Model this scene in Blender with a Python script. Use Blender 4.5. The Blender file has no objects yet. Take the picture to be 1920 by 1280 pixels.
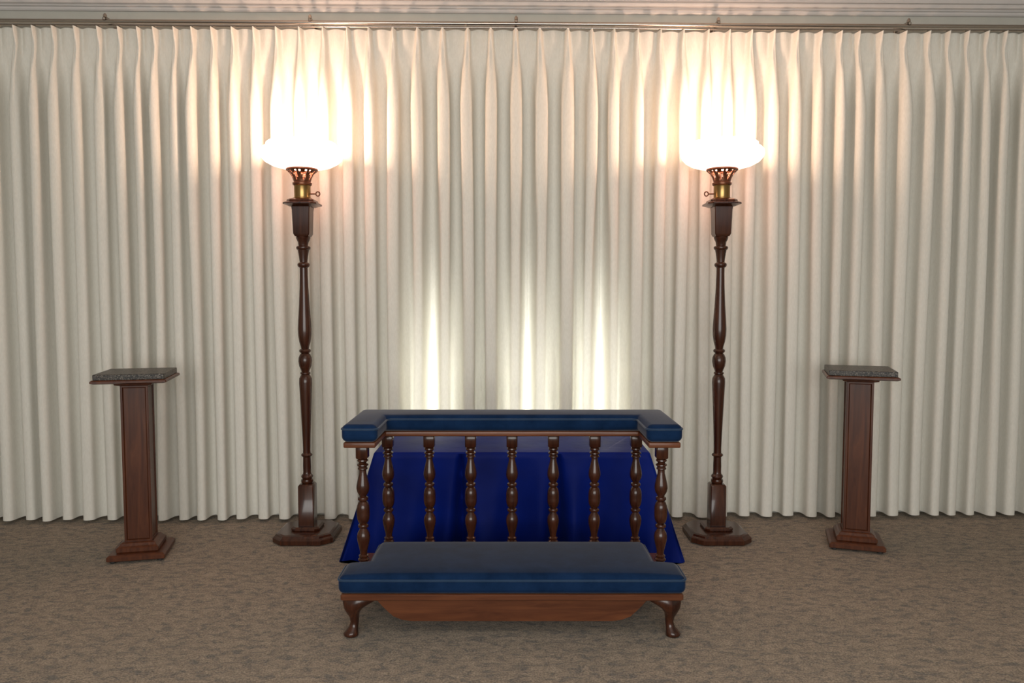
import bpy, bmesh, math, random
from mathutils import Matrix, Vector
random.seed(4)
S = bpy.context.scene
C = S.collection
try:
    S.view_settings.view_transform = 'Standard'
except Exception:
    pass

# ------------------------------------------------------------------ materials
def new_mat(name):
    m = bpy.data.materials.new(name); m.use_nodes = True
    nt = m.node_tree
    return m, nt, nt.nodes['Principled BSDF']

def ramp(nt, stops):
    r = nt.nodes.new('ShaderNodeValToRGB')
    el = r.color_ramp.elements
    while len(el) > 1: el.remove(el[-1])
    el[0].position = stops[0][0]; el[0].color = (*stops[0][1], 1)
    for p, c in stops[1:]:
        e = el.new(p); e.color = (*c, 1)
    return r

def coords(nt, scale=(1, 1, 1)):
    tc = nt.nodes.new('ShaderNodeTexCoord'); mp = nt.nodes.new('ShaderNodeMapping')
    mp.inputs['Scale'].default_value = scale
    nt.links.new(tc.outputs['Object'], mp.inputs[0])
    return mp.outputs[0]

def noise(nt, vec, scale, detail=4, rough=.5, dist=0):
    n = nt.nodes.new('ShaderNodeTexNoise')
    n.inputs['Scale'].default_value = scale; n.inputs['Detail'].default_value = detail
    n.inputs['Roughness'].default_value = rough; n.inputs['Distortion'].default_value = dist
    nt.links.new(vec, n.inputs['Vector'])
    return n.outputs['Fac']

def bump(nt, b, h, strength, dist):
    bn = nt.nodes.new('ShaderNodeBump')
    bn.inputs['Strength'].default_value = strength; bn.inputs['Distance'].default_value = dist
    nt.links.new(h, bn.inputs['Height']); nt.links.new(bn.outputs[0], b.inputs['Normal'])

def wood(name, dark, light, rough=.25, scale=(14, 14, 1.2), coat=.3):
    m, nt, b = new_mat(name)
    v = coords(nt, scale)
    f = noise(nt, v, 2.5, 6, .6, 1.2)
    r = ramp(nt, [(.3, dark), (.7, light)])
    nt.links.new(f, r.inputs[0]); nt.links.new(r.outputs[0], b.inputs['Base Color'])
    b.inputs['Roughness'].default_value = rough
    b.inputs['Specular IOR Level'].default_value = .3
    b.inputs['Coat Weight'].default_value = coat; b.inputs['Coat Roughness'].default_value = .1
    return m

WOOD = wood('mahogany', (.020, .0055, .003), (.070, .021, .009), .26)
WOODL = wood('mahogany_plain', (.070, .020, .008), (.15, .048, .018), .35, (1.2, 14, 14), .15)
WOODP = wood('mahogany_column', (.045, .012, .0055), (.105, .032, .0125), .38, (14, 14, 1.2), .12)

def velvet(name, c1, c2, sheen):
    m, nt, b = new_mat(name)
    v = coords(nt)
    f = noise(nt, v, 9, 6, .7)
    r = ramp(nt, [(.3, c1), (.7, c2)])
    nt.links.new(f, r.inputs[0]); nt.links.new(r.outputs[0], b.inputs['Base Color'])
    b.inputs['Roughness'].default_value = .9
    b.inputs['Specular IOR Level'].default_value = .05
    b.inputs['Sheen Weight'].default_value = sheen
    b.inputs['Sheen Roughness'].default_value = .35
    b.inputs['Sheen Tint'].default_value = (.74, .68, .66, 1)
    bump(nt, b, noise(nt, v, 500, 2), .3, .001)
    return m
VELVET = velvet('blue_velvet', (.003, .013, .040), (.008, .026, .075), .30)
PIPING = velvet('piping_velvet', (.02, .04, .08), (.03, .055, .10), .4)

m, nt, b = new_mat('blue_cloth'); CLOTH = m
v = coords(nt)
r = ramp(nt, [(.3, (.0004, .006, .095)), (.7, (.0007, .011, .160))])
nt.links.new(noise(nt, v, 4, 3), r.inputs[0]); nt.links.new(r.outputs[0], b.inputs['Base Color'])
b.inputs['Roughness'].default_value = .55; b.inputs['Specular IOR Level'].default_value = .10
b.inputs['Sheen Weight'].default_value = .05; b.inputs['Sheen Tint'].default_value = (.2, .35, 1, 1)
bump(nt, b, noise(nt, v, 7, 3), .25, .02)

m, nt, b = new_mat('curtain_fabric'); CURT = m
v = coords(nt, (1, 1, .25))
r = ramp(nt, [(.3, (.77, .745, .675)), (.7, (.84, .815, .745))])
nt.links.new(noise(nt, v, 200, 3), r.inputs[0]); nt.links.new(r.outputs[0], b.inputs['Base Color'])
b.inputs['Roughness'].default_value = .85; b.inputs['Specular IOR Level'].default_value = .1
bump(nt, b, noise(nt, coords(nt, (1, 1, 1)), 260, 2), .15, .002)
tr = nt.nodes.new('ShaderNodeBsdfTranslucent'); tr.inputs[0].default_value = (.85, .85, .79, 1)
mx = nt.nodes.new('ShaderNodeMixShader'); mx.inputs[0].default_value = .13
out = nt.nodes['Material Output']
nt.links.new(b.outputs[0], mx.inputs[1]); nt.links.new(tr.outputs[0], mx.inputs[2])
nt.links.new(mx.outputs[0], out.inputs[0])

m, nt, b = new_mat('carpet'); CARPET = m
v1 = coords(nt, (1, 1.7, 1)); v2 = coords(nt)
f1 = noise(nt, v1, 23, 4, .7, .8)
r1 = ramp(nt, [(.37, (.205, .187, .172)), (.50, (.325, .272, .218)), (.64, (.40, .33, .262))])
nt.links.new(f1, r1.inputs[0])
f2 = noise(nt, v2, 170, 3, .7)
r2 = ramp(nt, [(.32, (.5, .5, .5)), (.68, (1.27, 1.27, 1.27))])
nt.links.new(f2, r2.inputs[0])
mm = nt.nodes.new('ShaderNodeMix'); mm.data_type = 'RGBA'; mm.blend_type = 'MULTIPLY'
mm.inputs[0].default_value = 1
nt.links.new(r1.outputs[0], mm.inputs[6]); nt.links.new(r2.outputs[0], mm.inputs[7])
nt.links.new(mm.outputs[2], b.inputs['Base Color'])
b.inputs['Roughness'].default_value = .95; b.inputs['Specular IOR Level'].default_value = .1
bump(nt, b, f2, .8, .006)

def plain(name, c, rough=.6, metal=0):
    m, nt, b = new_mat(name)
    v = coords(nt)
    r = ramp(nt, [(.3, tuple(x * .93 for x in c)), (.7, c)])
    nt.links.new(noise(nt, v, 12, 4), r.inputs[0]); nt.links.new(r.outputs[0], b.inputs['Base Color'])
    b.inputs['Roughness'].default_value = rough; b.inputs['Metallic'].default_value = metal
    return m
WALL = plain('painted_wall', (.50, .49, .44), .7)
TRIM = plain('painted_trim', (.60, .57, .55), .6)
CEIL = plain('painted_ceiling', (.66, .65, .62), .8)
NICKEL = plain('nickel', (.42, .38, .34), .2, 1)
BRASS = plain('brass', (.33, .21, .08), .28, 1)
BRONZE = plain('bronze', (.13, .05, .025), .35, .7)
RUBBER = plain('rubber', (.02, .02, .02), .6)

m, nt, b = new_mat('granite'); GRAN = m
vo = nt.nodes.new('ShaderNodeTexVoronoi'); vo.inputs['Scale'].default_value = 260
nt.links.new(coords(nt), vo.inputs['Vector'])
r = ramp(nt, [(.0, (.010, .009, .008)), (.45, (.034, .030, .027)), (.8, (.085, .073, .061)), (1, (.18, .155, .13))])
sp = nt.nodes.new('ShaderNodeSeparateColor'); nt.links.new(vo.outputs['Color'], sp.inputs[0])
nt.links.new(sp.outputs[0], r.inputs[0]); nt.links.new(r.outputs[0], b.inputs['Base Color'])
b.inputs['Roughness'].default_value = .4; b.inputs['Specular IOR Level'].default_value = .28

def emis(name, c, s, base=(.8, .8, .8)):
    m, nt, b = new_mat(name)
    b.inputs['Base Color'].default_value = (*base, 1)
    b.inputs['Emission Color'].default_value = (*c, 1)
    b.inputs['Emission Strength'].default_value = s
    b.inputs['Roughness'].default_value = .3
    return m, nt, b
GLASS, _, _ = emis('opal_glass', (1, .49, .35), 5.2)
BULB, _, _ = emis('lit_bulb', (1, .75, .55), 6)
DAY, nt, b = emis('strip_glow', (1, .99, .93), 1)  # emission for the added strips behind the drape, strongest low down
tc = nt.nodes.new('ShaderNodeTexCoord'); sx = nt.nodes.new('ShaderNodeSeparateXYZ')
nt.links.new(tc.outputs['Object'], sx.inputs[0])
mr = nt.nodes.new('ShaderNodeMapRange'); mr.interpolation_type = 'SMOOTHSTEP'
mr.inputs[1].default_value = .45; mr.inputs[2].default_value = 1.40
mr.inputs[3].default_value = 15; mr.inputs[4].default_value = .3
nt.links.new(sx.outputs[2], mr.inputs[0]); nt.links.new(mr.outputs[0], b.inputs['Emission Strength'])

# ------------------------------------------------------------------ mesh helpers
def finish(bm, name, mat, parent=None, loc=(0, 0, 0), angle=38, mtx=None):
    bmesh.ops.recalc_face_normals(bm, faces=bm.faces)
    if mtx is not None: bmesh.ops.transform(bm, matrix=mtx, verts=bm.verts)
    me = bpy.data.meshes.new(name); bm.to_mesh(me); bm.free()
    for p in me.polygons: p.use_smooth = True
    me.set_sharp_from_angle(angle=math.radians(angle))
    me.materials.append(mat)
    o = bpy.data.objects.new(name, me); C.objects.link(o); o.location = loc
    if parent: o.parent = parent
    return o

def loft(bm, rings, cap=True, closed=False):
    vs = [[bm.verts.new(p) for p in r] for r in rings]
    n = len(vs[0])
    pairs = list(zip(vs, vs[1:]))
    if closed: pairs.append((vs[-1], vs[0]))
    for a, b_ in pairs:
        for i in range(n):
            j = (i + 1) % n
            bm.faces.new((a[i], a[j], b_[j], b_[i]))
    if cap and not closed:
        bm.faces.new(vs[0][::-1]); bm.faces.new(vs[-1])
    return vs

def circ(r, z, n=32, cx=0, cy=0, ry=None):
    ry = r if ry is None else ry
    return [(cx + r * math.cos(2 * math.pi * i / n), cy + ry * math.sin(2 * math.pi * i / n), z) for i in range(n)]

def octo(h, z, ch):
    return [(-h + ch, -h, z), (h - ch, -h, z), (h, -h + ch, z), (h, h - ch, z),
            (h - ch, h, z), (-h + ch, h, z), (-h, h - ch, z), (-h, -h + ch, z)]

def tube(bm, pts, r, n=8, closed=False):
    rings = []
    N = len(pts)
    for i, p in enumerate(pts):
        p = Vector(p)
        a = Vector(pts[(i - 1) % N]) if (closed or i > 0) else p
        b_ = Vector(pts[(i + 1) % N]) if (closed or i < N - 1) else p
        d = (b_ - a).normalized()
        up = Vector((0, 0, 1)) if abs(d.z) < .9 else Vector((1, 0, 0))
        if abs(d.y) < .01 and abs(p.y) < 1e-6: up = Vector((0, 1, 0))
        s = d.cross(up).normalized(); u = s.cross(d)
        rings.append([tuple(p + r * (s * math.cos(2 * math.pi * k / n) + u * math.sin(2 * math.pi * k / n))) for k in range(n)])
    loft(bm, rings, closed=closed)

def box(bm, x0, x1, y0, y1, z0, z1, bev=0):
    r = min(bev, (z1 - z0) / 2.01)
    def q(i, z):
        c = max(bev, 1e-4)
        return [(x0 + i + c, y0 + i, z), (x1 - i - c, y0 + i, z), (x1 - i, y0 + i + c, z), (x1 - i, y1 - i - c, z),
                (x1 - i - c, y1 - i, z), (x0 + i + c, y1 - i, z), (x0 + i, y1 - i - c, z), (x0 + i, y0 + i + c, z)]
    if bev:
        loft(bm, [q(r, z0), q(0, z0 + r), q(0, z1 - r), q(r, z1)])
    else:
        loft(bm, [[(x0, y0, z0), (x1, y0, z0), (x1, y1, z0), (x0, y1, z0)], [(x0, y0, z1), (x1, y0, z1), (x1, y1, z1), (x0, y1, z1)]])

def rounded(poly, radii, seg=7):
    out = []
    n = len(poly)
    for i in range(n):
        p = Vector(poly[i]); a = Vector(poly[i - 1]); b_ = Vector(poly[(i + 1) % n])
        r = radii[i] if isinstance(radii, (list, tuple)) else radii
        da = (a - p).normalized(); db = (b_ - p).normalized()
        c = p + (da + db) * r
        for k in range(seg + 1):
            t = k / seg * math.pi / 2
            q = c - db * r * math.cos(t) - da * r * math.sin(t)
            out.append((q.x, q.y))
    return out

def subdiv(poly, step=.03):
    out = []
    for i in range(len(poly)):
        a = Vector(poly[i]); b_ = Vector(poly[(i + 1) % len(poly)])
        k = max(1, int((b_ - a).length / step))
        for j in range(k):
            q = a.lerp(b_, j / k); out.append((q.x, q.y))
    return out

def slab_cells(bm, xs, ys, inside, z0, ztop):
    T = {}; B = {}
    def vt(i, j):
        if (i, j) not in T: T[i, j] = bm.verts.new((xs[i], ys[j], ztop(xs[i], ys[j])))
        return T[i, j]
    def vb(i, j):
        if (i, j) not in B: B[i, j] = bm.verts.new((xs[i], ys[j], z0))
        return B[i, j]
    cells = {(i, j) for i in range(len(xs) - 1) for j in range(len(ys) - 1)
             if inside((xs[i] + xs[i + 1]) / 2, (ys[j] + ys[j + 1]) / 2)}
    for i, j in sorted(cells):
        bm.faces.new((vt(i, j), vt(i + 1, j), vt(i + 1, j + 1), vt(i, j + 1)))
        bm.faces.new((vb(i, j), vb(i, j + 1), vb(i + 1, j + 1), vb(i + 1, j)))
        for (di, dj, a, c) in ((0, -1, (i, j), (i + 1, j)), (1, 0, (i + 1, j), (i + 1, j + 1)), (0, 1, (i + 1, j + 1), (i, j + 1)), (-1, 0, (i, j + 1), (i, j))):
            if (i + di, j + dj) not in cells:
                bm.faces.new((vb(*a), vb(*c), vt(*c), vt(*a)))

def bevel_mod(o, width, seg=5, angle=50):
    md = o.modifiers.new('bev', 'BEVEL'); md.width = width; md.segments = seg
    md.limit_method = 'ANGLE'; md.angle_limit = math.radians(angle)
    for p in o.data.polygons: p.use_smooth = True
    return o

def empty(name, loc, rot=0):
    e = bpy.data.objects.new(name, None); C.objects.link(e)
    e.location = loc; e.rotation_euler = (0, 0, rot); e.empty_display_size = .1
    return e

def copy_tree(src, loc, rot):
    dst = src.copy(); C.objects.link(dst); dst.location = loc; dst.rotation_euler = (0, 0, rot)
    def rec(s, d):
        for ch in list(s.children):
            c2 = ch.copy(); C.objects.link(c2); c2.parent = d
            c2.matrix_parent_inverse = ch.matrix_parent_inverse.copy()
            rec(ch, c2)
    rec(src, dst)
    return dst

def structure(o): o['kind'] = 'structure'; return o

# ------------------------------------------------------------------ room
YC = 3.86
WY = 3.955
RW = Matrix.Translation((0, YC, 0)) @ Matrix.Rotation(math.radians(1.0), 4, 'Z') @ Matrix.Translation((0, -YC, 0))
bm = bmesh.new(); box(bm, -3.5, 3.5, -2.2, 4.2, -.06, 0)
structure(finish(bm, 'floor', CARPET))
bm = bmesh.new(); box(bm, -3.6, 3.6, WY, WY + .2, -.06, 2.74)
structure(finish(bm, 'wall_back', WALL, mtx=RW))
bm = bmesh.new(); box(bm, -3.6, -3.5, -2.2, 4.2, -.06, 2.74)
structure(finish(bm, 'wall_left', WALL))
bm = bmesh.new(); box(bm, 3.5, 3.6, -2.2, 4.2, -.06, 2.74)
structure(finish(bm, 'wall_right', WALL))
bm = bmesh.new(); box(bm, -3.5, 3.5, -2.2, 4.2, 2.69, 2.74)
structure(finish(bm, 'ceiling', CEIL))
prof = [(0, 2.550), (-.012, 2.550), (-.018, 2.556), (-.018, 2.566), (-.028, 2.568), (-.032, 2.574), (-.044, 2.578), (-.050, 2.588), (-.050, 2.592), (-.062, 2.594),
        (-.066, 2.602), (-.072, 2.62), (-.085, 2.645), (-.105, 2.660), (-.112, 2.666), (-.115, 2.69), (0, 2.69)]
bm = bmesh.new()
loft(bm, [[(x, WY + y, z) for y, z in prof] for x in (-3.5, 3.5)])
structure(finish(bm, 'trim_1', TRIM, mtx=RW, angle=18))

GLOW_STRIPS = [(-.4027, .105, .10), (.080, .095, .09), (.447, .105, .10)]  # glowing strips added on the wall, imitating window light leaking through the drape
for k, (X, w0, w1) in enumerate(GLOW_STRIPS):
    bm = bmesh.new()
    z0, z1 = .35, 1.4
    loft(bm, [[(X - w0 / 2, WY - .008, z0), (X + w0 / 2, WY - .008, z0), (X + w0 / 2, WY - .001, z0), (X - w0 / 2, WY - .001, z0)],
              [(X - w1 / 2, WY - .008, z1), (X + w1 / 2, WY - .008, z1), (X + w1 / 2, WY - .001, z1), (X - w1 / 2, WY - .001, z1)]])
    structure(finish(bm, 'glow_strip_%d' % (k + 1), DAY, mtx=RW))

# ------------------------------------------------------------------ curtain
px = [38, 72, 108, 148, 190, 228, 263, 292, 330, 363, 400, 438, 478, 520, 563, 607, 652, 692, 737, 783, 830, 877, 920, 967, 1012,
      1065, 1110, 1152, 1197, 1240, 1283, 1330, 1370, 1412, 1455, 1500, 1545, 1583, 1617, 1660, 1705, 1750, 1787, 1823, 1860, 1895]
P = [(x - 960) * .002615 for x in px]
while P[0] > -3.30: P.insert(0, P[0] - .104)
while P[-1] < 3.30: P.append(P[-1] + .104)
NC = 28
zs = [2.443, 2.44, 2.43] + [2.42 - i * .012 for i in range(36)]
while zs[-1] > .06: zs.append(zs[-1] - .03)
zs += [.04, .028, .018]
def sm(a, b_, x):
    t = max(0, min(1, (x - a) / (b_ - a))); return t * t * (3 - 2 * t)
cols = []
for i in range(1, len(P) - 1):
    l = (P[i] - P[i - 1]) / 2; r = (P[i + 1] - P[i]) / 2
    rnd = [random.uniform(-1, 1) for _ in range(6)]
    for k in range(NC):
        t = -.5 + k / NC
        cols.append((P[i], l, r, t, rnd))
wob = [random.uniform(0, 6.28) for _ in range(8)]
bm = bmesh.new(); grid = []
for z in zs:
    m_ = sm(2.41, 2.02, z); row = []
    d = 2.443 - z
    flat_z = sm(1.9, 1.3, z)
    for (xc, l, r, t, rn) in cols:
        w = 2 * l if t < 0 else 2 * r
        sig = .075 + .30 * d
        top = .024 - .070 * math.exp(-(t / sig) ** 2) + .012 * math.cos(2 * math.pi * t)
        top += .030 * math.exp(-(t / .045) ** 2) * math.exp(-((d - .11) / .09) ** 2)
        A = .047 * (1 + .15 * rn[0])
        x0 = xc + w * t
        g = flat_z * max(math.exp(-((x0 - s_[0]) / .052) ** 4) for s_ in GLOW_STRIPS)
        ph = 2 * math.pi * t
        cs = math.cos(ph)
        low = -A * (cs + (.22 - .70 * g) * (1 - cs * cs))
        low += .003 * rn[2] * math.sin(2 * ph + z * 2)
        y = (1 - m_) * top + m_ * low
        b0 = .082 * m_ * (1 - 1.4 * g)
        env = math.cos(math.pi * t) ** 2
        x = xc + w * (t + b0 * math.sin(2 * ph)) + env * m_ * (.010 * rn[3] * math.sin(2.0 * z + 3 * rn[4]) + .006 * rn[5])
        y += .004 * math.sin(x * 2.1 + z * .8 + wob[0]) + .003 * math.sin(x * 5.3 - z * 1.1 + wob[1])
        row.append(bm.verts.new((x, YC + y, z + (.004 * rn[1] if z < .05 else 0))))
    grid.append(row)
for a, b_ in zip(grid, grid[1:]):
    for i in range(len(a) - 1):
        bm.faces.new((a[i], a[i + 1], b_[i + 1], b_[i]))
o = finish(bm, 'curtain', CURT, mtx=RW, angle=180)
o['label'] = 'full-width ivory pinch-pleated floor-length drape hanging from the rod'; o['category'] = 'curtain'

# rod
rod = empty('curtain_rod', (0, 0, 0))
rod['label'] = 'thin polished nickel curtain rod on small brackets above the drape'; rod['category'] = 'curtain rod'
bm = bmesh.new()
loft(bm, [[(x, 3.83 + .010 * math.cos(a * math.pi / 6), 2.460 + .010 * math.sin(a * math.pi / 6)) for a in range(12)] for x in (-3.45, 3.45)])
loft(bm, [[(x, 3.862 + .006 * math.cos(a * math.pi / 6), 2.452 + .006 * math.sin(a * math.pi / 6)) for a in range(12)] for x in (-3.45, 3.45)])
finish(bm, 'rod', NICKEL, rod, mtx=RW)
for X in (-1.965, -.98, .02, 1.01, 1.95, -2.95, 2.92):
    bm = bmesh.new()
    box(bm, X - .008, X + .008, 3.832, WY - .001, 2.472, 2.484, .002)
    box(bm, X - .014, X + .014, WY - .014, WY - .0005, 2.45, 2.51, .003)
    loft(bm, [circ(.004, 2.476, 12, X, 3.832), circ(.009, 2.480, 12, X, 3.832), circ(.009, 2.490, 12, X, 3.832), circ(.004, 2.498, 12, X, 3.832)])
    loft(bm, [circ(.006, 2.464, 12, X, 3.82), circ(.007, 2.474, 12, X, 3.82)])
    finish(bm, 'bracket', NICKEL, rod, mtx=RW)

# ------------------------------------------------------------------ floor lamp
lamp = empty('floor_lamp', (-.965, 3.572, 0))
bm = bmesh.new()
ch = .046
loft(bm, [octo(.132, 0, ch), octo(.139, .005, ch), octo(.139, .024, ch), octo(.135, .030, ch), octo(.131, .033, ch), octo(.126, .041, ch - .004), octo(.118, .045, ch - .006)])
loft(bm, [octo(.064, .0455, .02), octo(.066, .049, .02), octo(.066, .056, .02), octo(.058, .063, .018)])
finish(bm, 'base', WOOD, lamp, angle=20)
bm = bmesh.new()
b_ = .003
loft(bm, [octo(.036, .063, b_), octo(.0355, .25, b_), octo(.030, .258, b_)])
T = [(.022, .258), (.027, .263), (.029, .270), (.027, .277), (.021, .280), (.025, .285), (.028, .291), (.025, .298), (.020, .303), (.0185, .312), (.019, .34),
     (.018, .375), (.018, .384), (.024, .388), (.0265, .393), (.024, .398), (.018, .402), (.0175, .42), (.019, .48), (.024, .60), (.028, .69), (.030, .735), (.029, .755), (.022, .768),
     (.019, .772), (.023, .776), (.023, .782), (.018, .786), (.021, .795), (.028, .812), (.0315, .835), (.030, .852), (.024, .866), (.018, .872), (.025, .877), (.0275, .883), (.025, .889), (.018, .893),
     (.020, .905), (.026, .925), (.0305, .955), (.0315, .985), (.029, 1.03), (.024, 1.10), (.020, 1.18), (.0185, 1.24), (.0185, 1.268), (.025, 1.273), (.028, 1.279), (.028, 1.285), (.025, 1.290), (.018, 1.294),
     (.0195, 1.31), (.023, 1.335), (.026, 1.350), (.031, 1.354), (.033, 1.36), (.031, 1.366), (.022, 1.370), (.024, 1.385), (.030, 1.398), (.033, 1.407), (.030, 1.414)]
loft(bm, [circ(r, z) for r, z in T])
loft(bm, [octo(.031, 1.412, b_), octo(.037, 1.424, b_), octo(.040, 1.53, b_), octo(.042, 1.546, b_)])
loft(bm, [octo(.050, 1.5465, .015), octo(.064, 1.552, .02), octo(.076, 1.556, .022), octo(.076, 1.563, .022), octo(.070, 1.566, .02)])
loft(bm, [octo(.060, 1.5665, .018), octo(.062, 1.570, .018), octo(.060, 1.577, .018), octo(.050, 1.583, .016)])
finish(bm, 'pole', WOOD, lamp)
bm = bmesh.new()
loft(bm, [circ(r, z) for r, z in [(.040, 1.5835), (.041, 1.588), (.037, 1.590), (.037, 1.64), (.039, 1.644), (.036, 1.6445)]])
finish(bm, 'collar', BRASS, lamp)['label'] = 'polished brass cylinder collar'
bm = bmesh.new()
G = [(.036, 1.645), (.043, 1.648), (.044, 1.656), (.038, 1.660), (.040, 1.668), (.043, 1.678), (.049, 1.690), (.056, 1.700), (.066, 1.709), (.072, 1.714), (.072, 1.720), (.066, 1.7215)]
n = 40
vs = [[bm.verts.new(p) for p in circ(r, z, n)] for r, z in G]
for ri, (a, c) in enumerate(zip(vs, vs[1:])):
    for i in range(n):
        if (ri == 5 and i % 5 in (2, 3)) or (ri == 6 and i % 5 in (1, 2, 3)) or (ri == 4 and i % 5 == 2) or (ri == 7 and i % 5 in (0, 3)): continue
        bm.faces.new((a[i], a[(i + 1) % n], c[(i + 1) % n], c[i]))
g = finish(bm, 'shade_holder', BRONZE, lamp)
g['label'] = 'flared pierced bronze shade holder'
mod = g.modifiers.new('sol', 'SOLIDIFY'); mod.thickness = .003
bm = bmesh.new()
loft(bm, [[(.036, .003 * math.cos(a), 1.607 + .003 * math.sin(a)) for a in [k * math.pi / 4 for k in range(8)]],
          [(.062, .003 * math.cos(a), 1.607 + .003 * math.sin(a)) for a in [k * math.pi / 4 for k in range(8)]]])
tube(bm, [(.071 + .009 * math.cos(a), 0, 1.607 + .010 * math.sin(a)) for a in [k * math.pi / 8 for k in range(16)]], .0028, 8, True)
finish(bm, 'switch_key', BRONZE, lamp)
bm = bmesh.new()
SH = [(.060, 1.7217), (.095, 1.724), (.135, 1.735), (.165, 1.751), (.181, 1.769), (.187, 1.785), (.184, 1.800), (.173, 1.812), (.160, 1.819), (.158, 1.832), (.150, 1.838), (.140, 1.840)]
loft(bm, [circ(r, z, 48) for r, z in SH], cap=False)
s = finish(bm, 'lamp_shade', GLASS, lamp, angle=180)
s['label'] = 'glowing milky white glass bowl shade'
mod = s.modifiers.new('sol', 'SOLIDIFY'); mod.thickness = .004; mod.offset = -1
bm = bmesh.new()
loft(bm, [circ(r, z, 24) for r, z in [(.014, 1.715), (.014, 1.745), (.020, 1.760), (.030, 1.785), (.032, 1.80), (.026, 1.82), (.012, 1.832)]])
finish(bm, 'light_bulb', BULB, lamp)
ld = bpy.data.lights.new('bulb_light', 'POINT'); ld.energy = 16; ld.color = (1, .66, .46); ld.shadow_soft_size = .03
lo = bpy.data.objects.new('bulb_light', ld); C.objects.link(lo); lo.location = (0, 0, 1.866); lo.parent = lamp
lamp2 = copy_tree(lamp, (.966, 3.572, 0), math.pi)
for L in (lamp, lamp2):
    L['label'] = 'tall turned dark wood torchiere lamp with lit milk-glass shade'
    L['category'] = 'floor lamp'; L['group'] = 'pair of torchiere floor lamps'

# ------------------------------------------------------------------ pedestals
ped = empty('pedestal_stand', (-1.635, 3.33, 0), math.radians(13))
def ring4(h, z, c=.003): return octo(h, z, c)
bm = bmesh.new()
loft(bm, [ring4(.112, .010), ring4(.116, .013), ring4(.116, .028), ring4(.112, .032), ring4(.106, .036)])
loft(bm, [ring4(.082, .0365), ring4(.085, .041), ring4(.085, .056), ring4(.080, .060), ring4(.075, .063), ring4(.069, .073), ring4(.062, .077)])
finish(bm, 'base', WOODP, ped, angle=20)
for sx_ in (-1, 1):
    for sy in (-1, 1):
        bm = bmesh.new()
        loft(bm, [circ(r, z, 16, sx_ * .094, sy * .094) for r, z in [(.010, 0), (.013, .003), (.013, .0085), (.010, .0098)]])
        finish(bm, 'foot', RUBBER, ped)
bm = bmesh.new()
h = .056
loft(bm, [[(-h, -h, .0772), (h, -h, .0772), (h, h, .0772), (-h, h, .0772)], [(-h, -h, .755), (h, -h, .755), (h, h, .755), (-h, h, .755)]])
bmesh.ops.recalc_face_normals(bm, faces=bm.faces)
bmesh.ops.bevel(bm, geom=[e for e in bm.edges if abs(e.verts[0].co.z - e.verts[1].co.z) > .1], offset=.003, segments=2, affect='EDGES')
sf = [f for f in bm.faces if abs(f.normal.z) < .1 and f.calc_area() > .02]
bmesh.ops.inset_individual(bm, faces=sf, thickness=.009, depth=0)
bmesh.ops.inset_individual(bm, faces=sf, thickness=.003, depth=-.006)
bmesh.ops.inset_individual(bm, faces=sf, thickness=.003, depth=.002)
finish(bm, 'column', WOODP, ped, angle=20)
bm = bmesh.new()
loft(bm, [ring4(.060, .7552), ring4(.074, .760), ring4(.076, .768), ring4(.100, .7685), ring4(.110, .772), ring4(.138, .7725), ring4(.148, .777), ring4(.148, .785), ring4(.142, .789)])
finish(bm, 'top_board', WOODP, ped, angle=20)
bm = bmesh.new()
loft(bm, [ring4(.137, .7892, .002), ring4(.138, .791, .002), ring4(.138, .811, .002), ring4(.136, .813, .002)])
s = finish(bm, 'stone_slab', GRAN, ped, angle=20); s['label'] = 'speckled dark grey granite slab'
ped2 = copy_tree(ped, (1.572, 3.46, 0), math.radians(-18))
for p in (ped, ped2):
    p['label'] = 'square brown wooden pedestal with speckled granite slab on top'
    p['category'] = 'pedestal'; p['group'] = 'pair of wooden pedestals'

# ------------------------------------------------------------------ kneeler
kn = empty('kneeler', (0, 2.68, 0))
kn['label'] = 'dark turned-wood prayer kneeler with blue velvet cushion and armrest'; kn['category'] = 'prayer kneeler'
KL = Matrix.Translation((0, -2.68, 0))
def kf(bm, name, mat, angle=38): return finish(bm, name, mat, kn, mtx=KL, angle=angle)

HX = .576; NX = .496; YF = 2.473; YN = 2.622; YB = 2.845
bm = bmesh.new()
def kz(x, y):
    a = max(0, 1 - (abs(x) / HX) ** 6); c = max(0, 1 - ((y - 2.62) / .24) ** 2)
    return .219 + .012 * a * c
slab_cells(bm, [-HX, -NX, -.40, -.2, 0, .2, .40, NX, HX], [YF, 2.545, YN, 2.70, 2.78, YB],
           lambda x, y: abs(x) < NX or y < YN, .1575, kz)
bevel_mod(kf(bm, 'kneeling_cushion', VELVET, 180), .022, 6, 60)
tp = [(-HX, YF), (HX, YF), (HX, YN), (NX, YN), (NX, YB), (-NX, YB), (-NX, YN), (-HX, YN)]
bm = bmesh.new()
tube(bm, [(x, y + .001, .206) for x, y in subdiv(rounded(tp, .024), .04)], .0042, 8, True)
kf(bm, 'piping', PIPING, 180)
bm = bmesh.new()
box(bm, -.568, .568, 2.482, 2.895, .134, .1565, .004)
kf(bm, 'seat_frame', WOODL, 30)
bm = bmesh.new()
ap = [(-.462, .1338), (-.455, .118), (-.44, .100), (-.42, .080), (-.40, .062), (-.37, .050), (-.34, .046), (.34, .046), (.37, .050), (.40, .062), (.42, .080), (.44, .100), (.455, .118), (.462, .1338)]
loft(bm, [[(x, y, z) for x, z in ap] for y in (2.530, 2.552)])
kf(bm, 'apron', WOODL)
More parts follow.
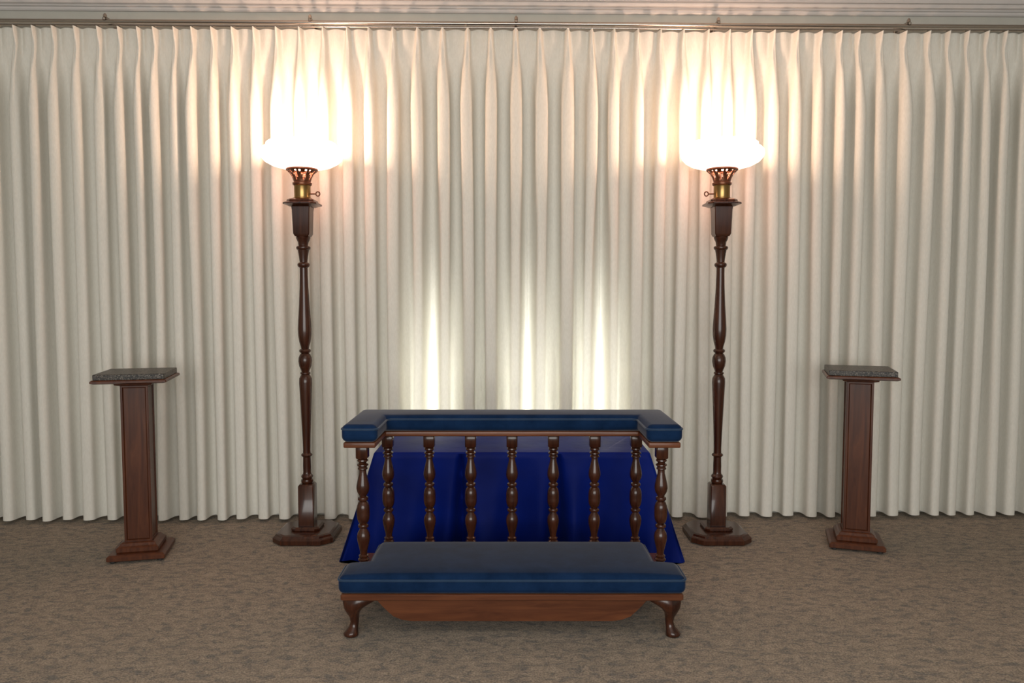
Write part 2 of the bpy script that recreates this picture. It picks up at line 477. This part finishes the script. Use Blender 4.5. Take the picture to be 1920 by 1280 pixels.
for sx_ in (-1, 1):
    for (yb, sy) in ((2.530, -1), (2.845, 1)):
        bm = bmesh.new()
        R = [(.1338, .508, .062, .030, 0), (.124, .512, .058, .030, .004), (.112, .522, .046, .028, .008), (.098, .532, .033, .025, .010), (.082, .535, .023, .020, .007),
             (.064, .532, .0165, .016, .002), (.046, .531, .014, .014, .001), (.030, .534, .0155, .0155, .005), (.019, .539, .021, .021, .010), (.010, .542, .025, .024, .012), (.004, .541, .024, .023, .011), (.0, .540, .018, .018, .010)]
        rings = [circ(rx, z, 24, sx_ * cx, yb + sy * oy, ry) for z, cx, rx, ry, oy in R]
        loft(bm, rings)
        kf(bm, 'leg', WOOD, 60)

def spindle(X, Y, name='spindle'):
    bm = bmesh.new()
    z0, z1 = .157, .6315
    hb = .0205
    def blk(a, c):
        loft(bm, [[(X + p, Y + q, z) for p, q, _ in octo(hb * k, 0, .003)] for z, k in ((a, .9), (a + .003, 1), (c - .003, 1), (c, .9))])
    blk(z1 - .058, z1)
    blk(z0, z0 + .03)
    half = [(.010, 0), (.017, .005), (.018, .010), (.013, .014), (.012, .018), (.018, .022), (.0185, .026), (.013, .031), (.016, .036), (.0165, .039), (.0115, .043), (.012, .055),
            (.0165, .075), (.0205, .095), (.0215, .108), (.019, .122), (.013, .133), (.011, .138), (.0165, .142), (.0175, .147), (.0165, .151), (.011, .155), (.016, .160), (.020, .172), (.0215, .186), (.021, .19)]
    a, c = z0 + .03, z1 - .058
    mid = (a + c) / 2; sc = (c - a) / 2 / .196
    pts = [(r, a + z * sc) for r, z in half] + [(.0215, mid)] + [(r, c - z * sc) for r, z in half[::-1]]
    loft(bm, [circ(r * 1.07, z, 24, X, Y) for r, z in pts])
    return kf(bm, name, WOOD)
for i in range(7):
    spindle(-.468 + i * .156, 2.868)
for sx_ in (-1, 1):
    spindle(sx_ * .525, 2.668)

AX = .574; AI = .452; AF = 2.545; AM = 2.755; AB = 2.91
def uin(x, y): return y > AM or abs(x) > AI
def ucells(e, z0, z1, name, mat, w, seg):
    bm = bmesh.new()
    slab_cells(bm, [-AX + e, -AI - e, -.3, -.1, .1, .3, AI + e, AX - e], [AF + e, AM + e, AB - e], uin, z0, lambda x, y: z1)
    return bevel_mod(kf(bm, name, mat, 180), w, seg, 60)
ucells(.007, .6318, .6502, 'top_rail', WOODL, .004, 3)
ucells(0, .6506, .711, 'armrest_cushion', VELVET, .021, 6)
arm = [(-AX, AF), (-AI, AF), (-AI, AM), (AI, AM), (AI, AF), (AX, AF), (AX, AB), (-AX, AB)]
bm = bmesh.new()
tube(bm, [(x, y + .001, .695) for x, y in subdiv(rounded(arm, .022), .04)], .0034, 8, True)
kf(bm, 'piping', PIPING, 180)

# ------------------------------------------------------------------ draped table
bm = bmesh.new()
def rect(hx, y0, y1, r=.014):
    return subdiv(rounded([(-hx, y0), (hx, y0), (hx, y1), (-hx, y1)], r, 5), .010)
base = rect(.584, 3.20, 3.62)
rings = []
for z, t in [(.482, -.2), (.4815, -.1), (.480, -.03)] + [(.476 - k * .0237, k / 20) for k in range(0, 21)]:
    tt = max(0, t)
    ring = []
    for (x, y) in base:
        s_ = x / .584
        nx = x + .150 * tt * (s_ if abs(s_) > .97 else s_ * .97)
        ny = y
        if y > 3.6: ny = y + .03 * tt
        if y < 3.215:
            if tt > 0:
                for c in (-.215, .195):
                    ny += .095 * (.35 + tt) * math.exp(-((nx - c) / (.010 + .030 * tt)) ** 2)
                    ny -= .020 * tt * math.exp(-((nx - c - .07) / .03) ** 2) + .020 * tt * math.exp(-((nx - c + .07) / .03) ** 2)
            ny += .030 * tt * math.sin(nx * 17 + 1) + .020 * tt * math.sin(nx * 37 + 2 * tt)
        elif y < 3.6:
            nx += (1 if x > 0 else -1) * .010 * tt * math.sin(y * 45)
        if t < 0:
            ins = -t * .02 + .003
            nx -= math.copysign(min(ins, abs(nx)), nx) if abs(s_) > .97 else 0
            if y < 3.215: ny += ins
        ring.append((nx, ny, z))
    rings.append(ring)
loft(bm, rings)
bmesh.ops.triangulate(bm, faces=[f for f in bm.faces if len(f.verts) > 8], ngon_method='EAR_CLIP')
o = finish(bm, 'draped_table', CLOTH, angle=50)
o['label'] = 'low table fully draped in royal blue cloth standing behind the kneeler'; o['category'] = 'draped table'

# ------------------------------------------------------------------ lights
w = bpy.data.worlds.new('World'); S.world = w; w.use_nodes = True
w.node_tree.nodes['Background'].inputs[0].default_value = (.9, .95, 1, 1)
w.node_tree.nodes['Background'].inputs[1].default_value = .3
def area(name, loc, rot, sx_, sy, e, col):
    d = bpy.data.lights.new(name, 'AREA'); d.shape = 'RECTANGLE'; d.size = sx_; d.size_y = sy; d.energy = e; d.color = col
    o = bpy.data.objects.new(name, d); C.objects.link(o); o.location = loc; o.rotation_euler = rot
    return o
area('room_fill', (0, -1.9, 1.35), (math.radians(90), 0, 0), 4.0, 1.8, 136, (1, .995, .95))  # broad ambient fill added behind the camera, standing in for the unseen room's light
area('overhead_fill', (0, 1.2, 2.67), (0, 0, 0), 1.6, .6, 8, (1, .95, .88))  # small overhead fill added to brighten the carpet, no fixture modelled

# ------------------------------------------------------------------ camera
cd = bpy.data.cameras.new('camera'); cam = bpy.data.objects.new('camera', cd); C.objects.link(cam)
cd.sensor_width = 36; cd.lens = 27
cam.location = (0, 0, 1.15); cam.rotation_euler = (math.radians(90 - 3.58), 0, 0)
S.camera = cam
